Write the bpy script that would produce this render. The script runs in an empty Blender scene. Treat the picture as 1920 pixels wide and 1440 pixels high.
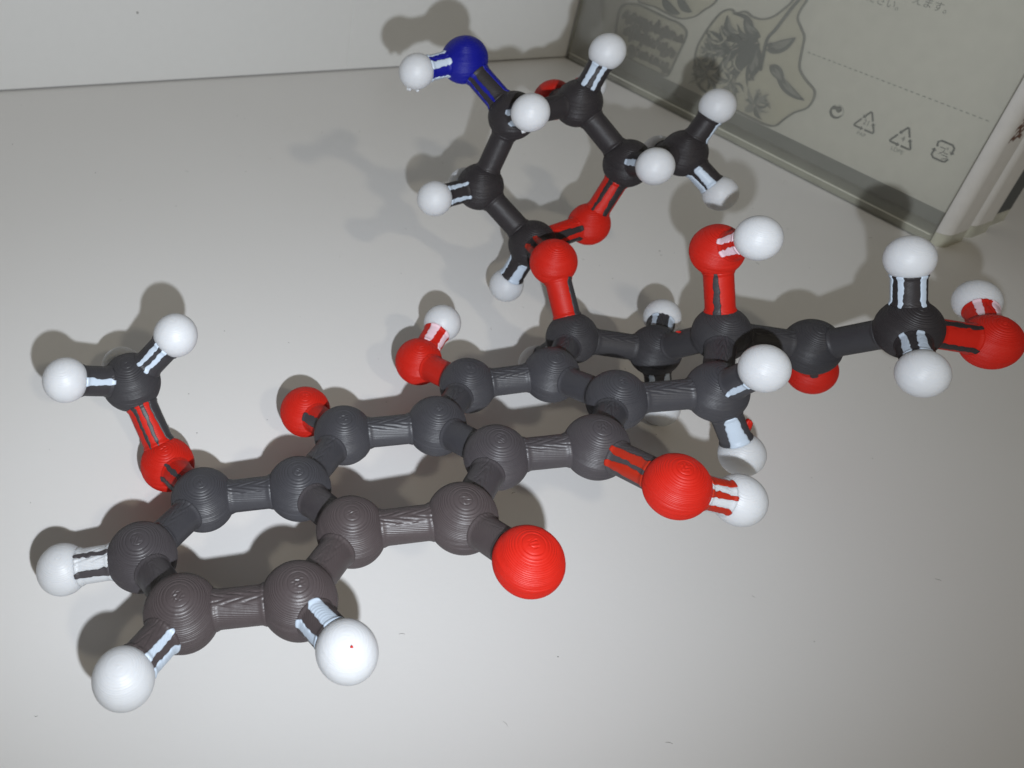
import bpy, math, random
import numpy as np
from mathutils import Vector, Matrix, Quaternion

# ------------------------------------------------------------------ scene, camera, light
scene = bpy.context.scene
COL = scene.collection
CM = 0.01                                   # everything below is written in centimetres

cam_data = bpy.data.cameras.new('camera')
cam_data.sensor_width = 36.0
cam_data.lens = 31.2724
cam_data.shift_x = 0.20213                  # the photograph is an off-centre crop
cam_data.shift_y = -0.07469
cam_data.clip_start = 0.005
cam_data.clip_end = 20.0
cam_data.dof.use_dof = True
cam_data.dof.focus_distance = 0.122
cam_data.dof.aperture_fstop = 58
cam = bpy.data.objects.new('camera', cam_data)
COL.objects.link(cam)
CAM_POS = np.array([0.0, 0.0, 11.0366])
CAM_R = np.array([0.996381, 0.050314, 0.068508])
CAM_U = np.array([-0.084999, 0.589799, 0.803065])
CAM_B = np.array([0.0, -0.805981, 0.591941])
mw = Matrix.Identity(4)
for r_ in range(3):
    mw[r_][0], mw[r_][1], mw[r_][2], mw[r_][3] = CAM_R[r_], CAM_U[r_], CAM_B[r_], CAM_POS[r_] * CM
cam.matrix_world = mw
scene.camera = cam

world = bpy.data.worlds.new('World')
scene.world = world
world.use_nodes = True
bg = world.node_tree.nodes['Background']
bg.inputs[0].default_value = (1.0, 0.93, 0.78, 1)
bg.inputs[1].default_value = 0.072

def aim(o, loc, target):
    o.location = Vector(loc) * CM
    o.rotation_euler = (Vector(target) - Vector(loc)).to_track_quat('-Z', 'Y').to_euler()

flash_data = bpy.data.lights.new('phone_flash', 'SPOT')     # phone flash, 2 cm from the lens
flash_data.energy = 1.29
flash_data.color = (0.90, 0.96, 1.03)
flash_data.spot_size = math.radians(140)
flash_data.spot_blend = 1.0
flash_data.shadow_soft_size = 0.0012
flash = bpy.data.objects.new('phone_flash', flash_data)
COL.objects.link(flash)
aim(flash, (0.973, -1.074, 9.739), (-1.8, 38.8, 8.3))

room_data = bpy.data.lights.new('room_lamp', 'AREA')        # weak warm ceiling lamp behind the camera
room_data.shape = 'DISK'
room_data.size = 0.05
room_data.energy = 1.5
room_data.color = (1.0, 0.90, 0.70)
room = bpy.data.objects.new('room_lamp', room_data)
COL.objects.link(room)
aim(room, (2.0 + 0.43 * 80, 18 - 1.13 * 80, 80), (2, 18, 0))

scene.view_settings.view_transform = 'Standard'
scene.view_settings.look = 'None'
scene.view_settings.exposure = 0.06
scene.view_settings.gamma = 1.0
scene.view_settings.use_curve_mapping = False
scene.cycles.max_bounces = 10
scene.cycles.transparent_max_bounces = 24

random.seed(7)
RNG = np.random.default_rng(7)

# ------------------------------------------------------------------ helpers
def new_mat(name):
    m = bpy.data.materials.new(name)
    m.use_nodes = True
    return m, m.node_tree.nodes, m.node_tree.links, m.node_tree.nodes['Principled BSDF']

def plastic(name, col, rough=0.42, sss=0.0, noise=0.10, bump=0.25, spec=0.28):
    """printed plastic: slight tint change, fine surface grain"""
    m, N, L, p = new_mat(name)
    tc = N.new('ShaderNodeTexCoord')
    n1 = N.new('ShaderNodeTexNoise'); n1.inputs['Scale'].default_value = 260; n1.inputs['Detail'].default_value = 3
    L.new(tc.outputs['Object'], n1.inputs['Vector'])
    mx = N.new('ShaderNodeMix'); mx.data_type = 'RGBA'
    mx.inputs['A'].default_value = (*[c * (1 - noise) for c in col], 1)
    mx.inputs['B'].default_value = (*[min(1, c * (1 + noise)) for c in col], 1)
    L.new(n1.outputs['Fac'], mx.inputs['Factor']); L.new(mx.outputs['Result'], p.inputs['Base Color'])
    n2 = N.new('ShaderNodeTexNoise'); n2.inputs['Scale'].default_value = 1400; n2.inputs['Detail'].default_value = 4
    L.new(tc.outputs['Object'], n2.inputs['Vector'])
    mr = N.new('ShaderNodeMapRange'); mr.inputs['To Min'].default_value = rough - 0.08; mr.inputs['To Max'].default_value = rough + 0.1
    L.new(n1.outputs['Fac'], mr.inputs['Value']); L.new(mr.outputs['Result'], p.inputs['Roughness'])
    b = N.new('ShaderNodeBump'); b.inputs['Strength'].default_value = bump; b.inputs['Distance'].default_value = 0.00012
    L.new(n2.outputs['Fac'], b.inputs['Height']); L.new(b.outputs['Normal'], p.inputs['Normal'])
    p.inputs['Specular IOR Level'].default_value = spec
    if sss:
        p.inputs['Subsurface Weight'].default_value = sss
        p.inputs['Subsurface Radius'].default_value = (1, 0.9, 0.8)
        p.inputs['Subsurface Scale'].default_value = 0.0016
    return m

def plain(name, col, rough=0.6, spec=0.4, vary=0.07):
    m, N, L, p = new_mat(name)
    tc = N.new('ShaderNodeTexCoord')
    n = N.new('ShaderNodeTexNoise'); n.inputs['Scale'].default_value = 350; n.inputs['Detail'].default_value = 4
    L.new(tc.outputs['Object'], n.inputs['Vector'])
    mx = N.new('ShaderNodeMix'); mx.data_type = 'RGBA'
    mx.inputs['A'].default_value = (*[c * (1 - vary) for c in col], 1); mx.inputs['B'].default_value = (*[min(1, c * (1 + vary)) for c in col], 1)
    L.new(n.outputs['Fac'], mx.inputs['Factor']); L.new(mx.outputs['Result'], p.inputs['Base Color'])
    p.inputs['Roughness'].default_value = rough
    p.inputs['Specular IOR Level'].default_value = spec
    return m

def clear_plastic(name, tint, haze, haze_col, rough=0.25):
    """cloudy clear plastic: straight-through light, a little scatter, a glossy skin"""
    m, N, L, p = new_mat(name)
    N.remove(p)
    out = N['Material Output']
    tr = N.new('ShaderNodeBsdfTransparent'); tr.inputs['Color'].default_value = (*tint, 1)
    df = N.new('ShaderNodeBsdfDiffuse'); df.inputs['Color'].default_value = (*haze_col, 1)
    tc = N.new('ShaderNodeTexCoord')
    n = N.new('ShaderNodeTexNoise'); n.inputs['Scale'].default_value = 45; n.inputs['Detail'].default_value = 5
    L.new(tc.outputs['Object'], n.inputs['Vector'])
    mr = N.new('ShaderNodeMapRange'); mr.inputs['From Min'].default_value = 0.3; mr.inputs['From Max'].default_value = 0.7
    mr.inputs['To Min'].default_value = haze * 0.7; mr.inputs['To Max'].default_value = haze * 1.3
    L.new(n.outputs['Fac'], mr.inputs['Value'])
    m1 = N.new('ShaderNodeMixShader'); L.new(mr.outputs['Result'], m1.inputs['Fac']); L.new(tr.outputs[0], m1.inputs[1]); L.new(df.outputs[0], m1.inputs[2])
    gl = N.new('ShaderNodeBsdfGlossy'); gl.inputs['Roughness'].default_value = rough
    fr = N.new('ShaderNodeFresnel'); fr.inputs['IOR'].default_value = 1.45
    m2 = N.new('ShaderNodeMixShader'); L.new(fr.outputs[0], m2.inputs['Fac']); L.new(m1.outputs[0], m2.inputs[1]); L.new(gl.outputs[0], m2.inputs[2])
    L.new(m2.outputs[0], out.inputs['Surface'])
    return m

def mesh_np(name, verts, faces, mat, smooth=True):
    """verts (n,3) in cm, faces (m,4) or list"""
    me = bpy.data.meshes.new(name)
    v = np.asarray(verts, dtype=np.float64) * CM
    if isinstance(faces, np.ndarray) and faces.ndim == 2:
        k = faces.shape[1]
        me.vertices.add(len(v)); me.vertices.foreach_set('co', v.astype(np.float32).ravel())
        me.loops.add(faces.size); me.loops.foreach_set('vertex_index', faces.astype(np.int32).ravel())
        me.polygons.add(len(faces))
        me.polygons.foreach_set('loop_start', np.arange(0, faces.size, k, dtype=np.int32))
        me.polygons.foreach_set('loop_total', np.full(len(faces), k, dtype=np.int32))
        me.update(calc_edges=True)
    else:
        me.from_pydata([tuple(q) for q in v], [], [tuple(int(i) for i in f_) for f_ in faces])
        me.update()
    if smooth:
        me.polygons.foreach_set('use_smooth', np.ones(len(me.polygons), dtype=bool))
    me.materials.append(mat)
    return me

def link(name, me, parent=None, loc=(0, 0, 0)):
    o = bpy.data.objects.new(name, me)
    COL.objects.link(o)
    o.location = Vector(loc) * CM
    if parent is not None:
        o.parent = parent
    return o

def empty(name, loc, rz=0.0):
    o = bpy.data.objects.new(name, None)
    COL.objects.link(o)
    o.empty_display_size = 0.01
    o.location = Vector(loc) * CM
    o.rotation_euler = (0, 0, rz)
    return o

def tag(o, label=None, cat=None, group=None, kind=None):
    if label: o['label'] = label
    if cat: o['category'] = cat
    if group: o['group'] = group
    if kind: o['kind'] = kind
    return o

def box(x0, x1, y0, y1, z0, z1):
    v = [(x0, y0, z0), (x1, y0, z0), (x1, y1, z0), (x0, y1, z0), (x0, y0, z1), (x1, y0, z1), (x1, y1, z1), (x0, y1, z1)]
    f_ = [(0, 3, 2, 1), (4, 5, 6, 7), (0, 1, 5, 4), (1, 2, 6, 5), (2, 3, 7, 6), (3, 0, 4, 7)]
    return v, f_

def box_obj(name, dims, mat, parent=None, bevel=0.0):
    v, f_ = box(*dims)
    me = mesh_np(name, v, f_, mat, smooth=False)
    o = link(name, me, parent)
    if bevel:
        b = o.modifiers.new('bevel', 'BEVEL'); b.width = bevel * CM; b.segments = 3
    return o

# ------------------------------------------------------------------ materials
M = {}
M['C'] = plastic('charcoal_plastic', (0.044, 0.043, 0.049), 0.42, spec=0.36)
M['Ck'] = plastic('black_brown_plastic', (0.027, 0.0235, 0.025), 0.46)
M['Cd'] = plastic('dark_charcoal_plastic', (0.038, 0.0365, 0.040), 0.44)
M['Cw'] = plastic('brown_grey_plastic', (0.060, 0.048, 0.049), 0.42, spec=0.38)
M['Cm'] = plastic('slate_brown_plastic', (0.052, 0.046, 0.050), 0.42, spec=0.37)
M['O'] = plastic('red_plastic', (0.47, 0.013, 0.006), 0.48, noise=0.05)
M['N'] = plastic('blue_plastic', (0.005, 0.007, 0.21), 0.46)
M['H'] = plastic('white_plastic', (0.565, 0.575, 0.595), 0.42, spec=0.33, sss=0.7, noise=0.02, bump=0.12)
M['Hs'] = plastic('white_stripe_plastic', (0.46, 0.53, 0.62), 0.40, noise=0.05)
M['Hp'] = plastic('pinkish_white_plastic', (0.72, 0.52, 0.58), 0.40, noise=0.08)
M['Os'] = plastic('red_stripe_plastic', (0.36, 0.020, 0.007), 0.40, noise=0.08)

# table top: off-white laminate with faint mottling, specks and hairline scratches
m, N, L, p = new_mat('white_laminate'); M['table'] = m
tc = N.new('ShaderNodeTexCoord')
nz = N.new('ShaderNodeTexNoise'); nz.inputs['Scale'].default_value = 9; nz.inputs['Detail'].default_value = 6
L.new(tc.outputs['Object'], nz.inputs['Vector'])
cr = N.new('ShaderNodeValToRGB')
cr.color_ramp.elements[0].position = 0.3; cr.color_ramp.elements[0].color = (0.765, 0.755, 0.745, 1)
cr.color_ramp.elements[1].position = 0.7; cr.color_ramp.elements[1].color = (0.80, 0.79, 0.785, 1)
L.new(nz.outputs['Fac'], cr.inputs['Fac'])
vo = N.new('ShaderNodeTexVoronoi'); vo.inputs['Scale'].default_value = 95
L.new(tc.outputs['Object'], vo.inputs['Vector'])
sz = N.new('ShaderNodeSeparateColor'); L.new(vo.outputs['Color'], sz.inputs['Color'])
th = N.new('ShaderNodeMath'); th.operation = 'MULTIPLY_ADD'; th.inputs[1].default_value = 0.55; th.inputs[2].default_value = -0.515
L.new(sz.outputs['Red'], th.inputs[0])
lt = N.new('ShaderNodeMath'); lt.operation = 'LESS_THAN'; L.new(vo.outputs['Distance'], lt.inputs[0]); L.new(th.outputs[0], lt.inputs[1])
sc_ = N.new('ShaderNodeMath'); sc_.operation = 'MULTIPLY'; sc_.inputs[1].default_value = 0.55; L.new(lt.outputs[0], sc_.inputs[0])
mx = N.new('ShaderNodeMix'); mx.data_type = 'RGBA'; mx.inputs['B'].default_value = (0.16, 0.15, 0.13, 1)
L.new(sc_.outputs[0], mx.inputs['Factor']); L.new(cr.outputs['Color'], mx.inputs['A'])
L.new(mx.outputs['Result'], p.inputs['Base Color'])
p.inputs['Roughness'].default_value = 0.38
p.inputs['Specular IOR Level'].default_value = 0.35
n3 = N.new('ShaderNodeTexNoise'); n3.inputs['Scale'].default_value = 900; n3.inputs['Detail'].default_value = 3
L.new(tc.outputs['Object'], n3.inputs['Vector'])
bp = N.new('ShaderNodeBump'); bp.inputs['Strength'].default_value = 0.15; bp.inputs['Distance'].default_value = 0.0001
L.new(n3.outputs['Fac'], bp.inputs['Height']); L.new(bp.outputs['Normal'], p.inputs['Normal'])

M['wall'] = plain('white_board', (0.68, 0.68, 0.67), 0.45, 0.4, 0.02)
M['dark'] = plain('dark_gap', (0.03, 0.03, 0.03), 0.9)
M['clear'] = clear_plastic('cloudy_clear_plastic', (0.97, 0.97, 0.95), 0.13, (0.78, 0.77, 0.70))
M['clear2'] = clear_plastic('clear_plastic_floor', (0.95, 0.95, 0.91), 0.55, (0.80, 0.79, 0.66))
M['card'] = plain('grey_card', (0.80, 0.775, 0.72), 0.8, 0.2)
M['edge_gleam'] = plain('pale_edge_gleam', (0.80, 0.80, 0.70), 0.4)  # pale colour standing in for the gleam along the floor edge
M['case_shade'] = plain('grey_case_shade', (0.22, 0.225, 0.215), 0.7)  # grey tone standing in for the shade inside the case
M['spine'] = plain('white_paper_spine', (0.62, 0.60, 0.57), 0.6)
M['spine_grey'] = plain('dark_spine', (0.07, 0.075, 0.075), 0.5)
M['print'] = plain('grey_ink', (0.095, 0.10, 0.10), 0.8, 0.2)
M['print_faint'] = plain('faint_grey_ink', (0.24, 0.245, 0.23), 0.8, 0.2)
M['rust'] = plain('brown_ink', (0.15, 0.085, 0.065), 0.7, 0.2)
M['stamp'] = plain('blue_grey_rubber', (0.095, 0.108, 0.113), 0.35, 0.5)
M['stamp_soft'] = plain('smoky_rubber', (0.27, 0.275, 0.26), 0.4, 0.5)
M['stamp_glint'] = plain('pale_gel_glint', (0.62, 0.60, 0.50), 0.25, 0.6)  # pale yellowish colour for highlights painted on the gel
M['stamp_rim'] = plain('stamp_edge', (0.19, 0.195, 0.185), 0.4, 0.5)
M['stamp_word'] = plain('smoky_violet_rubber', (0.115, 0.11, 0.108), 0.4, 0.5)
M['stamp_body'] = clear_plastic('stamp_gel', (0.985, 0.98, 0.955), 0.05, (0.75, 0.71, 0.58), 0.12)
M['dust'] = plain('dust_grey', (0.16, 0.15, 0.14), 0.9, 0.1)

# ------------------------------------------------------------------ setting
me = mesh_np('table_top', *box(-60, 70, -30, 70, -2.5, 0.0), M['table'], smooth=False)
tag(link('table_top', me), kind='structure')
WA = np.array([-9.5056, 24.4491, 0.0]); WE = np.array([0.932428, 0.361355, 0.0]); WN = np.array([-0.361355, 0.932428, 0.0])
wall = empty('wall', WA, math.atan2(WE[1], WE[0])); tag(wall, kind='structure')
for x0, x1 in ((-45, 10.94), (10.985, 62)):                 # two boards meeting in a tight vertical joint
    box_obj('wall_board', (x0, x1, 0.0, 1.5, 0.045, 45), M['wall'], wall, bevel=0.02)
box_obj('joint_filler', (10.93, 10.99, 0.012, 0.5, 0.05, 45), M['wall'], wall)
box_obj('shadow_gap', (-45, 62, 0.1, 1.4, 0.003, 0.04), M['dark'], wall)
v = [(0.03 * math.cos(a_), -0.004 - 0.004 * k_, 0.03 * math.sin(a_)) for k_ in (0, 1) for a_ in np.linspace(0, 2 * math.pi, 10, endpoint=False)]
f_ = [tuple(range(9, -1, -1)), tuple(range(10, 20))] + [(i, (i + 1) % 10, 10 + (i + 1) % 10, 10 + i) for i in range(10)]
link('wall_speck', mesh_np('wall_speck', v, f_, M['dust'], smooth=False), wall, (4.14, 0.0, 2.18))

ATOMS = {
 'C4': ('C', -1.231, 8.670, 1.073),
 'C3': ('C', -1.867, 7.436, 1.264),
 'C2': ('C', -1.148, 6.327, 1.727),
 'C1': ('C', 0.224, 6.448, 1.997),
 'C12a': ('C', 0.855, 7.684, 1.828),
 'C4a': ('C', 0.136, 8.780, 1.356),
 'H3': ('H', -2.919, 7.333, 0.996),
 'H2': ('H', -1.637, 5.362, 1.858),
 'H1': ('H', 0.768, 5.588, 2.377),
 'C12': ('C', 2.265, 7.795, 2.146),
 'O12': ('O', 2.887, 6.838, 2.578),
 'C5': ('C', 0.773, 10.072, 1.231),
 'O5': ('O', 0.156, 11.022, 0.775),
 'C11a': ('C', 2.898, 9.088, 2.012),
 'C5a': ('C', 2.196, 10.174, 1.501),
 'C11': ('C', 4.272, 9.191, 2.278),
 'O11': ('O', 4.964, 8.113, 2.736),
 'H11': ('H', 5.896, 8.208, 2.483),
 'C10a': ('C', 4.898, 10.438, 2.116),
 'C6a': ('C', 4.197, 11.535, 1.608),
 'C6': ('C', 2.829, 11.407, 1.325),
 'O6': ('O', 2.130, 12.481, 0.877),
 'H6': ('H', 2.569, 13.283, 1.194),
 'C10': ('C', 6.388, 10.535, 2.372),
 'H10a': ('H', 6.577, 10.008, 3.305),
 'H10b': ('H', 6.917, 10.080, 1.544),
 'C9': ('C', 6.907, 11.964, 2.440),
 'O9': ('O', 6.578, 12.506, 3.705),
 'H9': ('H', 6.755, 11.828, 4.375),
 'C8': ('C', 6.380, 12.838, 1.313),
 'H8a': ('H', 6.774, 13.851, 1.357),
 'H8b': ('H', 6.656, 12.401, 0.351),
 'C7': ('C', 4.859, 12.878, 1.404),
 'H7': ('H', 4.496, 13.261, 0.444),
 'O7': ('O', 4.449, 13.805, 2.402),
 'C13': ('C', 8.433, 11.937, 2.347),
 'O13': ('O', 9.030, 12.496, 1.434),
 'C14': ('C', 9.130, 11.121, 3.434),
 'H14a': ('H', 8.885, 11.527, 4.419),
 'H14b': ('H', 8.824, 10.076, 3.402),
 'O14': ('O', 10.532, 11.226, 3.250),
 'H14c': ('H', 10.776, 12.154, 3.380),
 'C1p': ('C', 4.370, 15.144, 1.945),
 'H1p': ('H', 4.074, 15.175, 0.896),
 'C2p': ('C', 3.274, 15.902, 2.707),
 'H2pa': ('H', 2.337, 15.349, 2.654),
 'H2pb': ('H', 3.141, 16.879, 2.237),
 'C3p': ('C', 3.653, 16.105, 4.172),
 'H3p': ('H', 3.734, 15.138, 4.672),
 'N': ('N', 2.677, 16.949, 4.873),
 'HNa': ('H', 1.753, 16.556, 4.712),
 'HNb': ('H', 2.730, 17.906, 4.528),
 'C4p': ('C', 5.029, 16.785, 4.260),
 'H4p': ('H', 5.332, 16.842, 5.307),
 'O4p': ('O', 4.878, 18.104, 3.750),
 'HO4': ('H', 5.707, 18.562, 3.962),
 'C5p': ('C', 6.043, 15.999, 3.437),
 'H5p': ('H', 6.185, 15.017, 3.889),
 'C6p': ('C', 7.376, 16.750, 3.407),
 'H6pa': ('H', 7.739, 16.828, 4.420),
 'H6pb': ('H', 8.124, 16.179, 2.865),
 'H6pc': ('H', 7.265, 17.729, 2.945),
 'O5p': ('O', 5.595, 15.839, 2.104),
 'O4': ('O', -1.946, 9.727, 0.608),
 'CM': ('C', -2.638, 10.507, 1.570),
 'HMa': ('H', -3.503, 9.978, 1.976),
 'HMb': ('H', -1.964, 10.770, 2.382),
 'HMc': ('H', -3.009, 11.411, 1.082),
}
BONDS = """C1-C2 C2-C3 C3-C4 C4-C4a C4a-C12a C12a-C1 C5a-C11a C11a-C11 C11-C10a C10a-C6a C6a-C6 C6-C5a C4a-C5 C5-C5a C12a-C12 C12-C11a C5-O5 C12-O12 C13-O13 C4-O4 C6-O6 C11-O11 C10a-C10 C6a-C7 C7-C8 C8-C9 C9-C10 C9-C13 C13-C14 C1p-C2p C2p-C3p C3p-C4p C4p-C5p C5p-C6p C9-O9 C14-O14 C7-O7 C1p-O7 C1p-O5p C5p-O5p C4p-O4p CM-O4 C3p-N C1-H1 C2-H2 C3-H3 C10-H10a C10-H10b C8-H8a C8-H8b C7-H7 C14-H14a C14-H14b C1p-H1p C2p-H2pa C2p-H2pb C3p-H3p C4p-H4p C5p-H5p C6p-H6pa C6p-H6pb C6p-H6pc CM-HMa CM-HMb CM-HMc O11-H11 O6-H6 O9-H9 O14-H14c O4p-HO4 N-HNa N-HNb""".split()
# ------------------------------------------------------------------ molecule model
RAD = {'C': 0.467, 'H': 0.344, 'O': 0.426, 'N': 0.46}
NAME = {'C': 'carbon_ball', 'H': 'hydrogen_ball', 'O': 'oxygen_ball', 'N': 'nitrogen_ball'}
STEM_R = 0.235
LAYER = 0.02                                                # 0.2 mm print layers
AXIS = np.array([-0.08256558, -0.15438306, 0.98455513])     # direction the model was printed in
AXIS = AXIS / np.linalg.norm(AXIS)
QA = Vector((0, 0, 1)).rotation_difference(Vector(AXIS))
WARM = {'C1', 'C2', 'C12a', 'C12'}
TONE = {k_: 'Ck' for k_ in 'C1p C2p C3p C4p C5p C6p C14'.split()} | {k_: 'Cd' for k_ in 'CM C13 C9 C8 C7'.split()} | {k_: 'Cw' for k_ in WARM} | {k_: 'Cm' for k_ in 'C3 C11a C11'.split()}
POS = {k: np.array(a_[1:]) for k, a_ in ATOMS.items()}
EL = {k: a_[0] for k, a_ in ATOMS.items()}
BASE = np.array([2.6, 13.5, 0.0])
mol = empty('molecule_model', BASE)
tag(mol, 'ball-and-stick molecule model printed in charcoal, red, white and blue plastic, standing on the white table', 'molecule model')

def ball_mesh(name, R, mat, phase, depth, seed):
    """sphere laid down in layers: a groove between every two layers, a scratchy top, a seam where layers start"""
    rng = np.random.default_rng(seed)
    K = int(math.pi * R / 0.0036); S = 84
    th = np.linspace(0.0, math.pi, K)[:, None]; ph = np.linspace(0, 2 * math.pi, S, endpoint=False)[None, :]
    z = R * np.cos(th); tl = (R - z) / LAYER + phase                # layers counted from the top
    k = np.round(tl).astype(int)                                    # nearest layer boundary
    dist = np.abs(tl - k) * LAYER / np.maximum(np.sin(th), 0.10)    # distance along the surface
    n_l = int(2 * R / LAYER) + 3
    dep = (depth * rng.uniform(0.65, 1.25, n_l))[np.clip(k, 0, n_l - 1)]
    top = np.clip(np.sin(th) / 0.30, 0, 1) ** 0.7
    wav = 1 + 0.35 * np.sin(2 * ph + 0.9 * k + rng.uniform(0, 6)) * np.sin(3 * ph + 0.37 * k)
    g = -dep * np.exp(-(dist / 0.0072) ** 2) * wav * (0.35 + 0.65 * top)
    lay = np.floor(tl).astype(int)
    g = g + (rng.normal(0, 0.00035, n_l))[np.clip(lay, 0, n_l - 1)]            # layers not quite in line
    g = g + depth * 0.35 * (0.5 - (tl - lay)) * np.clip(np.cos(th), 0, 1) * top  # slight terracing on the upper side
    cap = np.exp(-(np.sin(th) / 0.17) ** 4) * (np.cos(th) > 0)       # last loops of the nozzle
    x, y = R * np.sin(th) * np.cos(ph), R * np.sin(th) * np.sin(ph)
    a1, a2 = rng.uniform(0, 6, 2)
    scr = np.sin(x * 95 * math.cos(a1) + y * 95 * math.sin(a1) + 2.5 * np.sin(y * 60 + a2)) + 0.8 * np.sin(x * 70 * math.cos(a2) + y * 150 * math.sin(a2))
    g = g + 0.55 * depth * cap * scr
    sa = rng.uniform(0, 6.28)
    dphi = np.angle(np.exp(1j * (ph - sa - 0.04 * np.sin(0.7 * lay))))
    g = g + depth * (0.9 * rng.random(n_l))[np.clip(lay, 0, n_l - 1)] * np.exp(-(dphi * np.sin(th) * R / 0.018) ** 2) * np.clip(np.sin(th) * 3 - 0.6, 0, 1)
    low = 0.0016 * R * np.sin(2 * ph + a1) * np.sin(th) + 0.0012 * R * np.sin(5 * ph + a2) * np.sin(th) ** 2
    rr = R + g + low
    v = np.stack([rr * np.sin(th) * np.cos(ph), rr * np.sin(th) * np.sin(ph), rr * np.cos(th) + 0 * ph], -1).reshape(-1, 3)
    i = np.arange(K - 1)[:, None]; j = np.arange(S)[None, :]
    f_ = np.stack([i * S + j, (i + 1) * S + j, (i + 1) * S + (j + 1) % S, i * S + (j + 1) % S], -1).reshape(-1, 4)
    return mesh_np(name, v, f_, mat)

BALLS = {}
def ball(el, tone, i):
    k = (el, tone, i % 4)
    if k not in BALLS:
        mat = M[tone]
        BALLS[k] = ball_mesh(NAME[el], RAD[el], mat, 0.35 + 0.23 * (i % 4), 0.0017 if el == 'H' else 0.0064, ord(el) * 10 + i % 4)
    return BALLS[k]

for i, (k, a_) in enumerate(ATOMS.items()):
    o = link(NAME[a_[0]], ball(a_[0], TONE.get(k, a_[0]), i), mol, POS[k] - BASE)
    o.rotation_mode = 'QUATERNION'
    o.rotation_quaternion = QA @ Quaternion((0, 0, 1), random.uniform(0, 6.28))

def printed(Pt, Nn):
    """push surface points (cm, model frame) into print layers"""
    t = Pt @ AXIS / LAYER
    na = Nn @ AXIS
    k = np.round(t); sl = np.sqrt(np.maximum(1 - na * na, 0.012))
    dist = np.abs(t - k) * LAYER / sl
    dep = 0.0042 * (0.8 + 0.4 * np.sin(k * 12.9898) ** 2)
    return Pt - (dep * np.exp(-(dist / 0.0072) ** 2))[..., None] * Nn

def stem_frame(a, b):
    A, B = POS[a], POS[b]
    d = B - A; ln = np.linalg.norm(d); d = d / ln
    mid = (A + B) / 2
    u = CAM_POS - mid; u = u - (u @ d) * d; u = u / np.linalg.norm(u)
    w = np.cross(d, u)
    sx, sy = abs(d @ CAM_R), abs(d @ CAM_U)
    if sx > sy:
        if w @ CAM_U > 0: w = -w
    elif w @ CAM_R < 0: w = -w
    ra = math.sqrt(RAD[EL[a]] ** 2 - STEM_R ** 2) - 0.05
    rb = math.sqrt(RAD[EL[b]] ** 2 - STEM_R ** 2) - 0.05
    return A, d, u, w, ra, ln - rb, mid

def stem_mesh(a, b, mat):
    A, d, u, w, t0, t1, mid = stem_frame(a, b)
    va = abs(d @ AXIS); ha = math.sqrt(1 - va * va)
    nt = int(np.clip((t1 - t0) * va / 0.005, 30, 150)); na = int(np.clip(2 * math.pi * STEM_R * ha / 0.005, 40, 300))
    t = np.linspace(t0, t1, nt)[:, None]; th = np.linspace(0, 2 * math.pi, na, endpoint=False)[None, :]
    n = np.cos(th)[..., None] * u + np.sin(th)[..., None] * w
    n = np.broadcast_to(n, (nt, na, 3)); tt = np.broadcast_to(t, (nt, na))
    fil = 0.020 * (np.exp(-((tt - t0 - 0.05) / 0.03) ** 2) + np.exp(-((t1 - 0.05 - tt) / 0.03) ** 2))   # plastic drawn out at the joints
    P = A + tt[..., None] * d + n * (STEM_R + fil)[..., None]
    # looping filament turns on the flat upper skin of lying stems
    up = np.clip((n @ AXIS - 0.86) / 0.08, 0, 1) * ha ** 4
    sc = np.abs(np.sin(tt * 13 + 1.7 * np.sin(th * 9))) ** 0.7
    P = printed(P, n) + (0.016 * up * (sc - 0.6))[..., None] * AXIS
    v = (P - mid).reshape(-1, 3)
    i = np.arange(nt - 1)[:, None]; j = np.arange(na)[None, :]
    f_ = np.stack([i * na + j, i * na + (j + 1) % na, (i + 1) * na + (j + 1) % na, (i + 1) * na + j], -1).reshape(-1, 4)
    if np.cross(u, w) @ d < 0: f_ = f_[:, ::-1]
    return mesh_np('bond_stem', v, np.ascontiguousarray(f_), mat), mid

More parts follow.
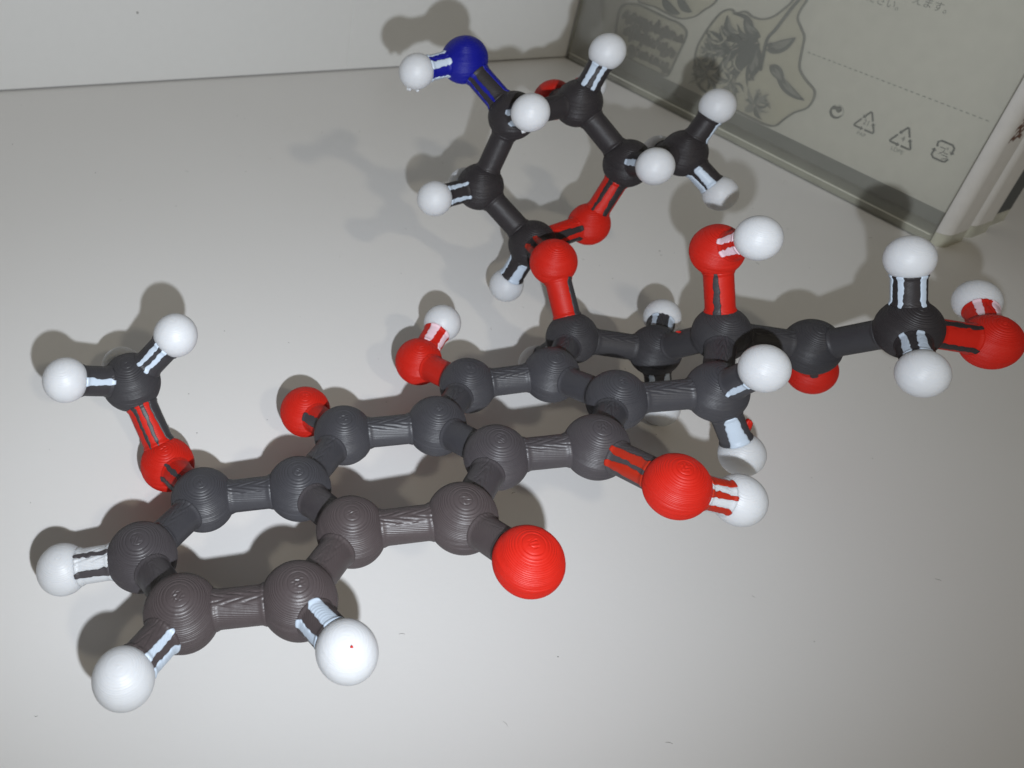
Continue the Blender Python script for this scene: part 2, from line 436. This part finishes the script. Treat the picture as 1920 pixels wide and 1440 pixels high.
def stripe_mesh(a, b, s, hw, mat, toward, seed):
    """a tongue of the other colour set into the stem; its outline wavers and tapers away from its own ball"""
    A, d, u, w, t0, t1, mid = stem_frame(a, b)
    rng = np.random.default_rng(seed)
    lo = math.asin(max(-1, min(1, s - hw))) if s - hw > -1 else -math.pi / 2 - 0.35
    hi = math.asin(max(-1, min(1, s + hw))) if s + hw < 1 else math.pi / 2 + 0.35
    if s > 1.5: lo, hi = math.pi - 0.25 * 1 - 0.3, math.pi + 0.3
    # stripes start under the far ball's skin and end under their own ball's skin
    c0, c1 = t0 + 0.02, t1 - 0.0
    nt = 44; na = 14
    q = np.linspace(0, 1, nt)
    x = q if toward == b else 1 - q                          # 1 at own ball
    kn = rng.normal(0, 1, 14)
    jag = np.interp(q * 13, np.arange(14), kn)
    kn2 = rng.normal(0, 1, 14); jag2 = np.interp(q * 13, np.arange(14), kn2)
    tip = np.clip(x / 0.16, 0, 1) ** 0.5
    wid = (0.72 + 0.28 * x) * (0.35 + 0.65 * tip)
    cen = (lo + hi) / 2; half = (hi - lo) / 2
    l_ = cen - half * wid + 0.03 * jag; h_ = cen + half * wid + 0.03 * jag2
    tt = np.broadcast_to((c0 + (c1 - c0) * q)[:, None], (nt, na))
    g = np.linspace(0, 1, na)[None, :]
    th = l_[:, None] * (1 - g) + h_[:, None] * g
    n = np.cos(th)[..., None] * u + np.sin(th)[..., None] * w
    fil = 0.020 * (np.exp(-((tt - t0 - 0.05) / 0.03) ** 2) + np.exp(-((t1 - 0.05 - tt) / 0.03) ** 2))
    rise = 0.010 + fil; rise[:, 1:-1] += 0.003; rise[:, 0] -= 0.006; rise[:, -1] -= 0.006
    P = A + tt[..., None] * d + n * STEM_R
    P = printed(P, n) + n * rise[..., None]
    Q = A + tt[..., None] * d + n * (STEM_R - 0.03)
    ring = [(i, 0) for i in range(nt)] + [(nt - 1, j) for j in range(1, na)] + [(i, na - 1) for i in range(nt - 2, -1, -1)] + [(0, j) for j in range(na - 2, 0, -1)]
    v = list((P - mid).reshape(-1, 3)); f_ = []
    for i in range(nt - 1):
        for j in range(na - 1):
            f_.append((i * na + j, i * na + j + 1, (i + 1) * na + j + 1, (i + 1) * na + j))
    base = len(v)
    for (i, j) in ring: v.append(Q[i, j] - mid)
    for r in range(len(ring)):
        r2 = (r + 1) % len(ring)
        f_.append((ring[r][0] * na + ring[r][1], ring[r2][0] * na + ring[r2][1], base + r2, base + r))
    if np.cross(u, w) @ d < 0: f_ = [q_[::-1] for q_ in f_]
    return mesh_np('stripe', np.array(v), f_, mat)

# per bond: colour of the stem, then stripes (place across the stem as seen, half width)
SPEC = {
 'C3-H3': ('H', [(-.55, .12), (.45, .22)]), 'C2-H2': ('C', [(.2, .22), (.85, .16)]), 'C1-H1': ('C', [(-.4, .42), (.72, .2)]),
 'CM-HMa': ('C', [(.05, .26)]), 'CM-HMb': ('C', [(-.4, .18), (.2, .2)]), 'CM-HMc': ('C', [(0, .2)]),
 'CM-O4': ('O', [(-.55, .12), (-.02, .16), (.75, .35)]), 'C4-O4': ('O', [(.1, .18), (.85, .12)]), 'C5-O5': ('O', [(.3, .38)]),
 'C11-O11': ('C', [(-.3, .3), (.5, .32)]), 'O11-H11': ('H', [(-.72, .2), (-.05, .18), (.75, .17)]), 'C12-O12': ('C', []),
 'C6-O6': ('O', []), 'O6-H6': ('O', [(-.3, .36), (.72, .2)]),
 'C10-H10a': ('C', [(.45, .2)]), 'C10-H10b': ('C', [(.12, .58)]), 'C9-O9': ('O', [(-.18, .24)]), 'O9-H9': ('O', [(-.5, .26), (.32, .3)]),
 'C8-H8a': ('C', [(-.5, .2), (.7, .2)]), 'C8-H8b': ('C', [(-.4, .28), (.65, .22)]), 'C7-H7': ('C', [(-.4, .28), (.65, .22)]),
 'C7-O7': ('O', [(.78, .2)]), 'C14-H14a': ('C', [(-.97, .1), (-.45, .17), (.72, .16)]), 'C14-H14b': ('C', [(-.4, .24), (.5, .28)]),
 'C14-O14': ('O', [(-.72, .15), (.72, .18)]), 'O14-H14c': ('O', [(0, .26), (.9, .2)]), 'C13-O13': ('O', [(.2, .3)]),
 'C1p-O7': ('C', [(-.4, .3), (.5, .28)]), 'C1p-O5p': ('O', [(.12, .34), (.85, .15)]), 'C5p-O5p': ('O', [(-.35, .2), (.65, .25)]),
 'C1p-H1p': ('C', [(.35, .42), (-.88, .14)]), 'C2p-H2pa': ('C', [(-.5, .16), (.6, .18)]), 'C2p-H2pb': ('C', [(0, .3)]),
 'C3p-N': ('C', [(-.3, .16), (-.9, .14), (.88, .18)]), 'N-HNa': ('N', [(-.15, .34), (-.95, .12), (.95, .12)]), 'N-HNb': ('N', [(0, .3)]),
 'C3p-H3p': ('C', [(-.3, .3), (.6, .25)]), 'C4p-H4p': ('C', [(-.35, .28), (.42, .2)]), 'C4p-O4p': ('C', [(0, .3)]), 'O4p-HO4': ('O', [(0, .4)]),
 'C5p-H5p': ('C', [(.1, .3)]), 'C6p-H6pa': ('C', [(.97, .12)]), 'C6p-H6pb': ('C', [(-.05, .42), (-.8, .2)]), 'C6p-H6pc': ('C', [(0, .3)]),
}
def carbon_tone(a, b):
    if 'C' not in (EL[a], EL[b]): return 'C'
    t = [TONE.get(k_, 'C') for k_ in (a, b) if EL[k_] == 'C']
    return t[0] if len(t) == 1 or t[0] == t[1] else ('Cd' if 'Ck' in t else 'Cm' if 'Cw' in t else 'C')

for bi, bd in enumerate(BONDS):
    a, b = bd.split('-')
    base_el, stripes = SPEC.get(bd, ('C', []))
    me, mid = stem_mesh(a, b, M[carbon_tone(a, b)] if base_el == 'C' else M[base_el])
    stem = link('bond_stem', me, mol, mid - BASE)
    if EL[a] == EL[b]: continue
    other = b if EL[a] == base_el else a                     # the ball whose colour the stripes carry
    oe = EL[other]
    smat = {'H': M['Hp'] if 'O' in (EL[a], EL[b]) else M['Hs'], 'O': M['Os'], 'C': M[carbon_tone(a, b)], 'N': M['N']}[oe]
    for si, (s, hw) in enumerate(list(stripes) + [(2.0, 0.3)]):
        link('stripe', stripe_mesh(a, b, s, hw, smat, other, bi * 7 + si), stem)

# stray bits of filament: a red fleck caught on one stem, nubs left under balls, a fine hair of plastic
def blob(name, c, r, mat, seed, squash=(1, 1, 1)):
    rng = np.random.default_rng(seed); S = 14; K = 9
    v = []; f_ = []
    for i in range(K):
        ph = math.pi * (i + 0.5) / K
        for j in range(S):
            t = 2 * math.pi * j / S
            q = r * (1 + 0.18 * math.sin(3 * t + seed) * math.sin(ph) + rng.normal(0, 0.06))
            v.append((q * math.sin(ph) * math.cos(t) * squash[0], q * math.sin(ph) * math.sin(t) * squash[1], q * math.cos(ph) * squash[2]))
    for i in range(K - 1):
        for j in range(S): f_.append((i * S + j, (i + 1) * S + j, (i + 1) * S + (j + 1) % S, i * S + (j + 1) % S))
    f_.append(tuple(range(S))); f_.append(tuple(range(K * S - 1, (K - 1) * S - 1, -1)))
    return link(name, mesh_np(name, v, f_, mat), mol, np.array(c) - BASE)
A, d, u, w, t0, t1, mid = stem_frame('C10', 'H10b')
blob('red_fleck', A + d * (t0 + 0.34) + w * 0.21 - u * 0.06, 0.085, M['O'], 3, (0.8, 0.8, 1.6))
blob('support_nub', POS['HNa'] + np.array([-0.10, -0.06, -0.33]), 0.05, M['H'], 5)
blob('support_nub', POS['HNa'] + np.array([0.06, -0.07, -0.335]), 0.05, M['H'], 6)
blob('support_nub', POS['H3p'] + np.array([-0.06, -0.05, -0.335]), 0.05, M['H'], 8)
blob('red_fleck', POS['H1'] + 0.338 * (CAM_POS - POS['H1']) / np.linalg.norm(CAM_POS - POS['H1']) + CAM_R * 0.05 + CAM_U * 0.05, 0.016, M['O'], 9)
A, d, u, w, t0, t1, mid = stem_frame('C8', 'C9')
blob('red_fleck', A + d * 0.80 + u * 0.14 - w * 0.21, 0.028, M['O'], 11, (1.8, 0.7, 0.7))

# ------------------------------------------------------------------ stamp cases behind the model
CA = np.array([8.5522, 31.3393, 0.0]); CE = np.array([0.534328, -0.845277, 0.0]); CB = np.array([0.845277, 0.534328, 0.0])
RZ = math.atan2(CE[1], CE[0])
WID, HGT = 13.71, 15.0

def spine_profile(y_shift=0.0):
    pts = []
    for k_ in range(9):                                       # rounded front corner
        a_ = math.pi * (1.5 + 0.5 * k_ / 8)
        pts.append((13.37 + 0.30 * math.cos(a_), 0.33 + 0.30 * math.sin(a_)))
    pts.append((13.67, 0.99))
    return pts

def extrude_profile(pts, thick, z0, z1):
    """strip following pts, given thickness inwards, extruded up"""
    n = len(pts); inn = []
    for i in range(n):
        p0 = pts[max(i - 1, 0)]; p1 = pts[min(i + 1, n - 1)]
        tx, ty = p1[0] - p0[0], p1[1] - p0[1]; l_ = math.hypot(tx, ty)
        inn.append((pts[i][0] - ty / l_ * thick, pts[i][1] + tx / l_ * thick))
    loop = list(pts) + inn[::-1]; k_ = len(loop)
    v = [(x, y, z0) for x, y in loop] + [(x, y, z1) for x, y in loop]
    f_ = [(i, (i + 1) % k_, k_ + (i + 1) % k_, k_ + i) for i in range(k_)]
    for i in range(n - 1):
        f_.append((i, k_ - 1 - i, k_ - 2 - i, i + 1)); f_.append((k_ + i, k_ + i + 1, 2 * k_ - 2 - i, 2 * k_ - 1 - i))
    return v, f_

def case(off, spine_mat, label, du=0.0):
    o = empty('stamp_case', CA + CB * off + CE * du, RZ)
    tag(o, label, 'stamp case', 'stamp cases lined up by the wall')
    box_obj('front_panel', (0.0, 13.36, 0.0, 0.08, 0.0, HGT), M['clear'], o, bevel=0.03)
    box_obj('bottom_wall', (0.004, 13.36, 0.084, 0.985, 0.0, 0.24), M['clear2'], o, bevel=0.03)
    box_obj('floor_edge_gleam', (0.06, 13.3, -0.012, -0.001, 0.232, 0.252), M['edge_gleam'], o)  # added pale strip: the bright line of the floor edge put in as colour
    box_obj('left_edge_gleam', (0.02, 0.05, -0.012, -0.001, 0.26, HGT), M['clear2'], o)  # added pale strip, stands in for light caught on the left edge
    box_obj('side_wall', (0.004, 0.09, 0.084, 0.985, 0.244, HGT), M['clear'], o)
    box_obj('back_panel', (0.0, 13.36, 0.99, 1.05, 0.0, HGT), M['clear'], o)
    box_obj('inner_shade_sheet', (0.8, 13.2, 0.55, 0.75, 0.30, HGT - 0.1), M['case_shade'], o)  # added grey sheet, its colour stands in for the shaded interior
    v, f_ = extrude_profile(spine_profile(), 0.07, 0.36, HGT)
    s = link('spine', mesh_np('spine', v, f_, spine_mat, smooth=True), o)
    s.data.set_sharp_from_angle(angle=math.radians(40))
    v, f_ = extrude_profile(spine_profile(), 0.07, 0.0, 0.355)
    link('spine_foot', mesh_np('spine_foot', v, f_, M['clear2'], smooth=False), o)
    return o, s

case1, spine1 = case(0.0, M['spine'], 'cloudy clear stamp case with white spine nearest the molecule model, flower stamps inside')
case2, spine2 = case(1.16, M['spine'], 'white-spined stamp case standing right behind the front stamp case')
case3, spine3 = case(2.34, M['spine_grey'], 'dark-spined case at the right edge, last of the row', du=-0.15)

def stroke(pts, width, depth=0.004, closed=False):
    """ribbon along pts in the card plane (x along the case, z up), a little thick"""
    pts = [np.array(q, float) for q in pts]; n = len(pts); L_ = []; R_ = []
    ws = width if hasattr(width, '__len__') else [width] * n
    for i in range(n):
        if closed: p0, p1 = pts[(i - 1) % n], pts[(i + 1) % n]
        else: p0, p1 = pts[max(i - 1, 0)], pts[min(i + 1, n - 1)]
        t = (p1 - p0); t = t / (np.linalg.norm(t) + 1e-9); nn = np.array([-t[1], t[0]])
        L_.append(pts[i] + nn * ws[i] / 2); R_.append(pts[i] - nn * ws[i] / 2)
    v = []
    for y in (0.0, -depth):
        v += [(q[0], y, q[1]) for q in L_] + [(q[0], y, q[1]) for q in R_]
    f_ = []; m_ = n if closed else n - 1
    for i in range(m_):
        j = (i + 1) % n; o2 = 2 * n
        f_ += [(o2 + i, o2 + j, o2 + n + j, o2 + n + i), (i, n + i, n + j, j), (i, j, o2 + j, o2 + i), (n + i, o2 + n + i, o2 + n + j, n + j)]
    if not closed:
        f_ += [(0, 2 * n, 3 * n, n), (n - 1, 2 * n - 1, 4 * n - 1, 3 * n - 1)]
    return v, f_

def merge(parts):
    V, F = [], []
    for v, f_ in parts:
        b_ = len(V); V += list(v); F += [tuple(i + b_ for i in q) for q in f_]
    return V, F

def smooth_pts(pts, k_=4, closed=False):
    pts = [np.array(q, float) for q in pts]; n = len(pts); out = []
    rng_ = range(n) if closed else range(n - 1)
    for i in rng_:
        g = lambda j: pts[j % n] if closed else pts[min(max(j, 0), n - 1)]
        p0, p1, p2, p3 = g(i - 1), g(i), g(i + 1), g(i + 2)
        for s in np.linspace(0, 1, k_, endpoint=False):
            out.append(0.5 * (2 * p1 + (p2 - p0) * s + (2 * p0 - 5 * p1 + 4 * p2 - p3) * s * s + (3 * p1 - p0 - 3 * p2 + p3) * s ** 3))
    if not closed: out.append(pts[-1])
    return out

def leaf(base, tip, width, bend=0.0, depth=0.03):
    base = np.array(base, float); tip = np.array(tip, float); d = tip - base; l_ = np.linalg.norm(d); nn = np.array([-d[1], d[0]]) / l_
    k_ = 9; s = np.linspace(0, 1, k_)
    pts = [base + d * t + nn * bend * l_ * math.sin(math.pi * t) for t in s]
    ws = [max(0.012, width * math.sin(math.pi * t ** 0.8) ** 0.8) for t in s]
    return stroke(pts, ws, depth)

# the printed card in the front case
CARD_Y = 0.30
card = empty('insert_card', CA, RZ)
tag(card, 'pale grey printed card with recycling marks inside the front stamp case', 'card')
box_obj('sheet', (0.75, 13.33, CARD_Y, CARD_Y + 0.04, 0.78, 14.5), M['card'], card)
def on_card(name, vf, mat, label=None, y=None):
    o = link(name, mesh_np(name, *vf, mat, smooth=False), card, (0, (CARD_Y - 0.003) if y is None else y, 0))
    if label: o['label'] = label
    return o
def text_mesh(body, size, x, z, rot=0.0):
    cu = bpy.data.curves.new('t', 'FONT'); cu.body = body; cu.size = size; cu.align_x = 'CENTER'; cu.align_y = 'CENTER'; cu.extrude = 0.002
    t = bpy.data.objects.new('t', cu); COL.objects.link(t)
    bpy.context.view_layer.update()
    me_ = bpy.data.meshes.new_from_object(t.evaluated_get(bpy.context.evaluated_depsgraph_get()))
    c_, s_ = math.cos(rot), math.sin(rot)
    V = [(x + q.co.x * c_ - q.co.y * s_, -q.co.z, z + q.co.x * s_ + q.co.y * c_) for q in me_.vertices]
    F = [tuple(q.vertices) for q in me_.polygons]
    bpy.data.objects.remove(t); bpy.data.curves.remove(cu); bpy.data.meshes.remove(me_)
    return V, F
def arc(cx, cz, r, a0, a1, n=14): return [(cx + r * math.cos(math.radians(q)), cz + r * math.sin(math.radians(q))) for q in np.linspace(a0, a1, n)]

# ring mark with its two interlocking halves
on_card('recycling_mark', merge([stroke(arc(9.63, 1.99, 0.165, 125, 345, 22), [0.03 + 0.05 * math.sin(math.pi * k_ / 21) for k_ in range(22)]),
                                 stroke(arc(9.66, 2.065, 0.05, 0, 359, 14), 0.075, closed=True),
                                 stroke([(9.50, 2.02), (9.58, 2.09), (9.68, 2.11)], 0.07),
                                 stroke(arc(9.63, 1.99, 0.19, -20, 100, 10), 0.012)]), M['print'], 'small round recycling mark')
def tri_mark(cx, cz, num, word):
    r = 0.345; c3 = [np.array((cx + r * math.cos(math.radians(q)), cz - 0.04 + r * math.sin(math.radians(q)))) for q in (90, 210, 330)]
    parts = []
    for i in range(3):                                         # three bent arrows, each round one corner
        c = c3[i]; pv = c3[(i - 1) % 3]; nx = c3[(i + 1) % 3]
        a0 = c + (pv - c) * 0.46; b0 = c + (nx - c) * 0.36
        k0 = c + (pv - c) * 0.14; k1 = c + (nx - c) * 0.14
        kc = c * 0.85 + 0.15 * (k0 + k1) / 2
        parts.append(stroke([a0, k0, (k0 + kc * 2) / 3, (k1 + kc * 2) / 3, k1, b0], 0.052))
        t = (nx - c) / np.linalg.norm(nx - c); nn = np.array([-t[1], t[0]])
        parts.append(stroke([b0, b0 + t * 0.075], [0.12, 0.01]))
    on_card('recycling_mark', merge(parts + [text_mesh(num, 0.19, cx, cz - 0.03)]), M['print'], 'triangular recycling mark with the number ' + num)
    on_card('printed_text', text_mesh(word, 0.15, cx, cz - 0.36), M['print_faint'], 'the letters ' + word)
tri_mark(10.49, 2.06, '21', 'PAP'); tri_mark(11.51, 2.06, '4', 'LDPE')
sq = [stroke([(12.33, 2.20), (12.30, 2.31), (12.36, 2.37), (12.64, 2.37), (12.71, 2.31), (12.71, 2.20)], 0.05), stroke([(12.71, 2.20), (12.71, 2.13)], [0.13, 0.01]),
      stroke([(12.70, 2.02), (12.66, 1.93), (12.60, 1.91), (12.37, 1.91), (12.30, 1.97), (12.30, 2.08)], 0.05), stroke([(12.30, 2.08), (12.30, 2.15)], [0.13, 0.01])]
kana = [stroke([(12.40, 2.22), (12.53, 2.22), (12.52, 2.14), (12.44, 2.05)], 0.022), stroke(arc(12.57, 2.25, 0.022, 0, 350, 8), 0.012, closed=True),
        stroke([(12.53, 2.12), (12.64, 2.12)], 0.02), stroke([(12.51, 2.06), (12.66, 2.06), (12.64, 2.0), (12.55, 1.96)], 0.022)]
on_card('recycling_mark', merge(sq + kana), M['print'], 'square recycling mark with two kana')
for k_ in range(32):                                           # perforated line
    x = 8.2 + k_ * 0.155
    on_card('dash', stroke([(x, 3.14 + 0.013 * (x - 8.2)), (x + 0.085, 3.141 + 0.013 * (x - 8.2))], 0.022), M['print_faint'])
on_card('printed_text', text_mesh('ください。', 0.26, 9.50, 4.93), M['print_faint'], 'end of a line of small print')
on_card('printed_text', text_mesh('えます。', 0.26, 10.72, 5.20), M['print_faint'], 'end of a line of small print')
on_card('fold', stroke([(8.05, 0.8), (8.9, 14.4)], 0.03, 0.003), M['card'])
# rusty brown print on the first white spine (its side face)
for z, hgt, sh in ((2.93, .16, .0), (3.08, .2, .12), (3.22, .14, .02), (3.34, .18, .16), (3.47, .12, .08)):
    yy = [0.34 + sh, 0.43 + sh, 0.52 + sh, 0.64 + sh, 0.82 + sh * 0.7]
    zz = [z, z + hgt * .6, z + hgt * .1, z + hgt * .7, z + hgt * .3]
    parts = []
    for y0, z0, y1, z1 in zip(yy[:-1], zz[:-1], yy[1:], zz[1:]):
        parts += [([(13.6705, y0, z0 - .05), (13.6705, y1, z1 - .05), (13.6705, y1, z1 + .06), (13.6705, y0, z0 + .06),
                    (13.674, y0, z0 - .05), (13.674, y1, z1 - .05), (13.674, y1, z1 + .06), (13.674, y0, z0 + .06)],
                   [(4, 5, 6, 7), (0, 3, 2, 1), (0, 1, 5, 4), (3, 7, 6, 2), (0, 4, 7, 3), (1, 2, 6, 5)])]
    link('printed_mark', mesh_np('printed_mark', *merge(parts), M['rust'], smooth=False), spine1)

# clear rubber stamps stuck to the card
ST_Y = CARD_Y - 0.012
def stamp(name, label, outline, body=True, ow=0.05):
    o = empty(name, CA, RZ); tag(o, label, 'stamp', 'clear rubber stamps in the front case')
    pts = smooth_pts(outline, 4, True)
    v, f_ = stroke(pts, ow, 0.05, True)
    link('rim', mesh_np('rim', v, f_, M['stamp_rim'], smooth=False), o, (0, ST_Y, 0))
    n = len(pts); v = [(q[0], 0, q[1]) for q in pts] + [(q[0], -0.03, q[1]) for q in pts]
    f_ = [tuple(range(n)), tuple(range(2 * n - 1, n - 1, -1))] + [(i, n + i, n + (i + 1) % n, (i + 1) % n) for i in range(n)]
    link('gel_body', mesh_np('gel_body', v, f_, M['stamp_body'], smooth=False), o, (0, ST_Y, 0))
    return o
def piece(o, name, vf, mat, lift=0.034):
    return link(name, mesh_np(name, *vf, mat, smooth=False), o, (0, ST_Y - lift, 0))

fl = stamp('flower_stamp', 'blue-grey flower spray stamp with long stem and leaves, beside the recycling marks',
 [(7.29, 4.35), (7.19, 4.14), (7.02, 3.89), (6.85, 3.68), (6.59, 3.53), (6.27, 3.49), (5.97, 3.55), (5.71, 3.42), (5.5, 3.46), (5.27, 3.33), (5.11, 3.09), (4.92, 2.57), (4.82, 2.01), (5.0, 1.42), (5.3, 1.05), (5.83, 0.92), (6.57, 0.86), (7.35, 0.84), (7.89, 0.85), (8.18, 0.95), (8.32, 1.19), (8.54, 1.5), (8.82, 1.75), (8.9, 2.02), (8.83, 2.28), (8.48, 2.45), (8.17, 2.69), (8.04, 3.15), (7.96, 3.48), (7.78, 3.66), (7.57, 3.87), (7.56, 4.13), (7.62, 4.45)])
piece(fl, 'stem', stroke(smooth_pts([(7.45, 4.42), (7.28, 4.0), (7.08, 3.4), (6.95, 3.1), (7.0, 2.7), (7.1, 2.2)]), 0.085, 0.03), M['stamp'])
for b_, t_, w_, bd_ in (((6.2, 2.80), (5.47, 3.28), 0.26, .28), ((5.95, 2.74), (5.38, 2.95), 0.16, .1), ((6.72, 3.05), (6.04, 3.34), 0.30, .12), ((7.05, 2.80), (7.74, 3.40), 0.34, -.08), ((7.0, 2.95), (7.5, 3.1), 0.22, -.1), ((7.32, 2.45), (7.9, 2.17), 0.30, .05), ((7.62, 2.3), (8.68, 1.93), 0.26, -.08)):
    lo_ = piece(fl, 'leaf', leaf(b_, t_, w_, bd_), M['stamp'])
    c0_ = np.array(b_) * .72 + np.array(t_) * .28; c1_ = np.array(b_) * .12 + np.array(t_) * .88
    for off_ in (-.19, .19):                                  # paler blade either side of the vein
        nn_ = np.array([-(t_[1] - b_[1]), t_[0] - b_[0]]); nn_ = nn_ / np.linalg.norm(nn_) * w_ * off_
        link('blade', mesh_np('blade', *leaf(c0_ + nn_, c1_ + nn_ * .3, w_ * .26, bd_ * .8, 0.004), M['stamp_soft'], smooth=False), lo_, (0, -0.031, 0))
def petals(cx, cz, count, a0, a1, l0, l1, w0, w1, dark, r_max=0.12, lift0=0.034):
    for k_ in range(count):
        a_ = random.uniform(a0, a1); l_ = random.uniform(l0, l1); r0 = random.uniform(0.0, r_max); q = math.radians(a_)
        b_ = (cx + r0 * math.cos(q), cz + r0 * math.sin(q))
        q2 = q + random.uniform(-.35, .35)
        t_ = (min(max(b_[0] + l_ * math.cos(q2), 4.95), 8.3), max(0.93, b_[1] + l_ * math.sin(q2)))
        if math.hypot(t_[0] - b_[0], t_[1] - b_[1]) < 0.1: continue
        piece(fl, 'petal', leaf(b_, t_, random.uniform(w0, w1), random.uniform(-.25, .25), 0.012), M['stamp'] if random.random() < dark else M['stamp_soft'], lift0 + 0.0005 * k_)
petals(6.78, 2.92, 34, 168, 285, 0.35, 1.05, 0.08, 0.2, 0.9, 0.5)       # dark calyx and first petals
petals(6.0, 2.4, 26, 150, 280, 0.3, 0.9, 0.05, 0.12, 0.55, 0.3, 0.040)   # ruffled petals to the lower left
petals(5.45, 2.1, 26, 100, 270, 0.2, 0.6, 0.04, 0.10, 0.45, 0.25, 0.042)
petals(5.5, 1.45, 24, 120, 330, 0.2, 0.6, 0.04, 0.09, 0.35, 0.25, 0.044)
petals(6.4, 1.6, 24, 150, 330, 0.2, 0.6, 0.04, 0.10, 0.35, 0.3, 0.046)
for k_ in range(26):                                           # thin curling petal edges; the pale ones are painted gel highlights
    x_ = random.uniform(5.0, 6.9); z_ = random.uniform(1.0, 2.75); q_ = random.uniform(150, 300); r_ = random.uniform(.12, .32)
    piece(fl, 'petal', stroke([(max(4.95, a_), max(.95, b_)) for a_, b_ in arc(x_, z_, r_, q_, q_ + random.uniform(70, 150), 9)], [.012 + .03 * math.sin(math.pi * j_ / 8) for j_ in range(9)], 0.008), M['stamp'] if k_ % 3 else M['stamp_glint'], 0.062)
petals(7.32, 1.25, 26, 0, 360, 0.2, 0.55, 0.05, 0.12, 0.45, 0.08, 0.040)

wd = stamp('word_stamp', 'smoky stamp with blurred dark script, left of the flower stamp',
 [(1.56, 1.56), (1.5, 2.14), (1.61, 2.38), (2.13, 2.57), (2.75, 2.56), (3.46, 2.53), (3.9, 2.53), (4.28, 2.38), (4.29, 1.99), (4.22, 1.57), (4.16, 1.08), (4.05, 0.86), (3.64, 0.83), (3.05, 0.83), (2.44, 0.84), (1.9, 0.95)], ow=0.06)
for z, x0, x1, am in ((2.08, 1.75, 4.05, 0.17), (1.62, 1.95, 3.95, 0.19), (1.12, 2.3, 3.95, 0.16)):
    x = x0
    while x < x1:                                              # worn script strokes, uneven in height and weight
        w_ = random.uniform(0.10, 0.26); up = random.choice((.5, .7, .7, 1.0, 1.5)); dn = random.choice((.5, .6, .6, 1.3))
        pts = smooth_pts([(x + random.uniform(-.05, .05), z - am * dn), (x + w_ * random.uniform(.1, .5), z + am * up), (x + w_ * random.uniform(.5, .8), z + am * up * random.uniform(.1, .9)), (x + w_ * random.uniform(.4, .9), z - am * dn * random.uniform(.2, 1.)), (x + w_ * 1.15, z + am * random.uniform(-.4, .4))], 5)
        piece(wd, 'letter', stroke(pts, [random.uniform(0.05, 0.17) for _ in pts], 0.02), M['stamp_word'], random.uniform(.03, .04))
        x += w_ * random.uniform(.75, 1.3)

lf = stamp('leaf_stamp', 'stamp with two dark leaves at the top edge above the word stamp',
 [(2.1, 2.75), (2.51, 2.68), (2.87, 2.71), (3.44, 2.66), (3.96, 2.69), (4.39, 2.90), (4.61, 3.15), (4.94, 3.57), (4.9, 4.4), (4.0, 4.9), (2.8, 4.6), (2.1, 3.6)], ow=0.04)
for b_, t_, w_, bd_ in (((3.05, 3.05), (3.86, 2.80), 0.26, -.1), ((3.60, 3.30), (4.25, 2.98), 0.26, -.12), ((2.3, 2.84), (3.1, 3.06), 0.16, .05), ((3.2, 3.3), (3.0, 4.2), 0.3, .1), ((3.7, 3.4), (4.4, 4.0), 0.3, .1)):
    piece(lf, 'leaf', leaf(b_, t_, w_, bd_), M['stamp'])

# ------------------------------------------------------------------ dust on the table: specks and hairs
V, F = [], []
rd = random.Random(21)
for k_ in range(100):
    x, y = rd.uniform(-9, 17), rd.uniform(5, 25)
    l_ = rd.choice((0.012, 0.015, 0.02, 0.05, 0.09)) ; w_ = rd.uniform(0.004, 0.009) if l_ > 0.03 else l_ * 0.8
    a_ = rd.uniform(0, math.pi); c_, s_ = math.cos(a_), math.sin(a_); bend = rd.uniform(-.3, .3) * l_
    n = 5; b_ = len(V)
    for i in range(n):
        t = i / (n - 1) - .5; cx = t * l_; cy = bend * (0.25 - t * t) * 4; hw = w_ / 2 * (1 - 1.2 * abs(t))
        for dx, z in ((-hw, 0.0005), (hw, 0.0005), (0, 0.0005 + w_ * .6)):
            px, py = cx, cy + dx
            V.append((x + px * c_ - py * s_, y + px * s_ + py * c_, z))
    for i in range(n - 1):
        q = b_ + 3 * i
        F += [(q, q + 3, q + 5, q + 2), (q + 2, q + 5, q + 4, q + 1)]
tag(link('dust', mesh_np('dust', V, F, M['dust'], smooth=False)), 'fine dust specks and short hairs scattered on the table', 'dust', kind='stuff')
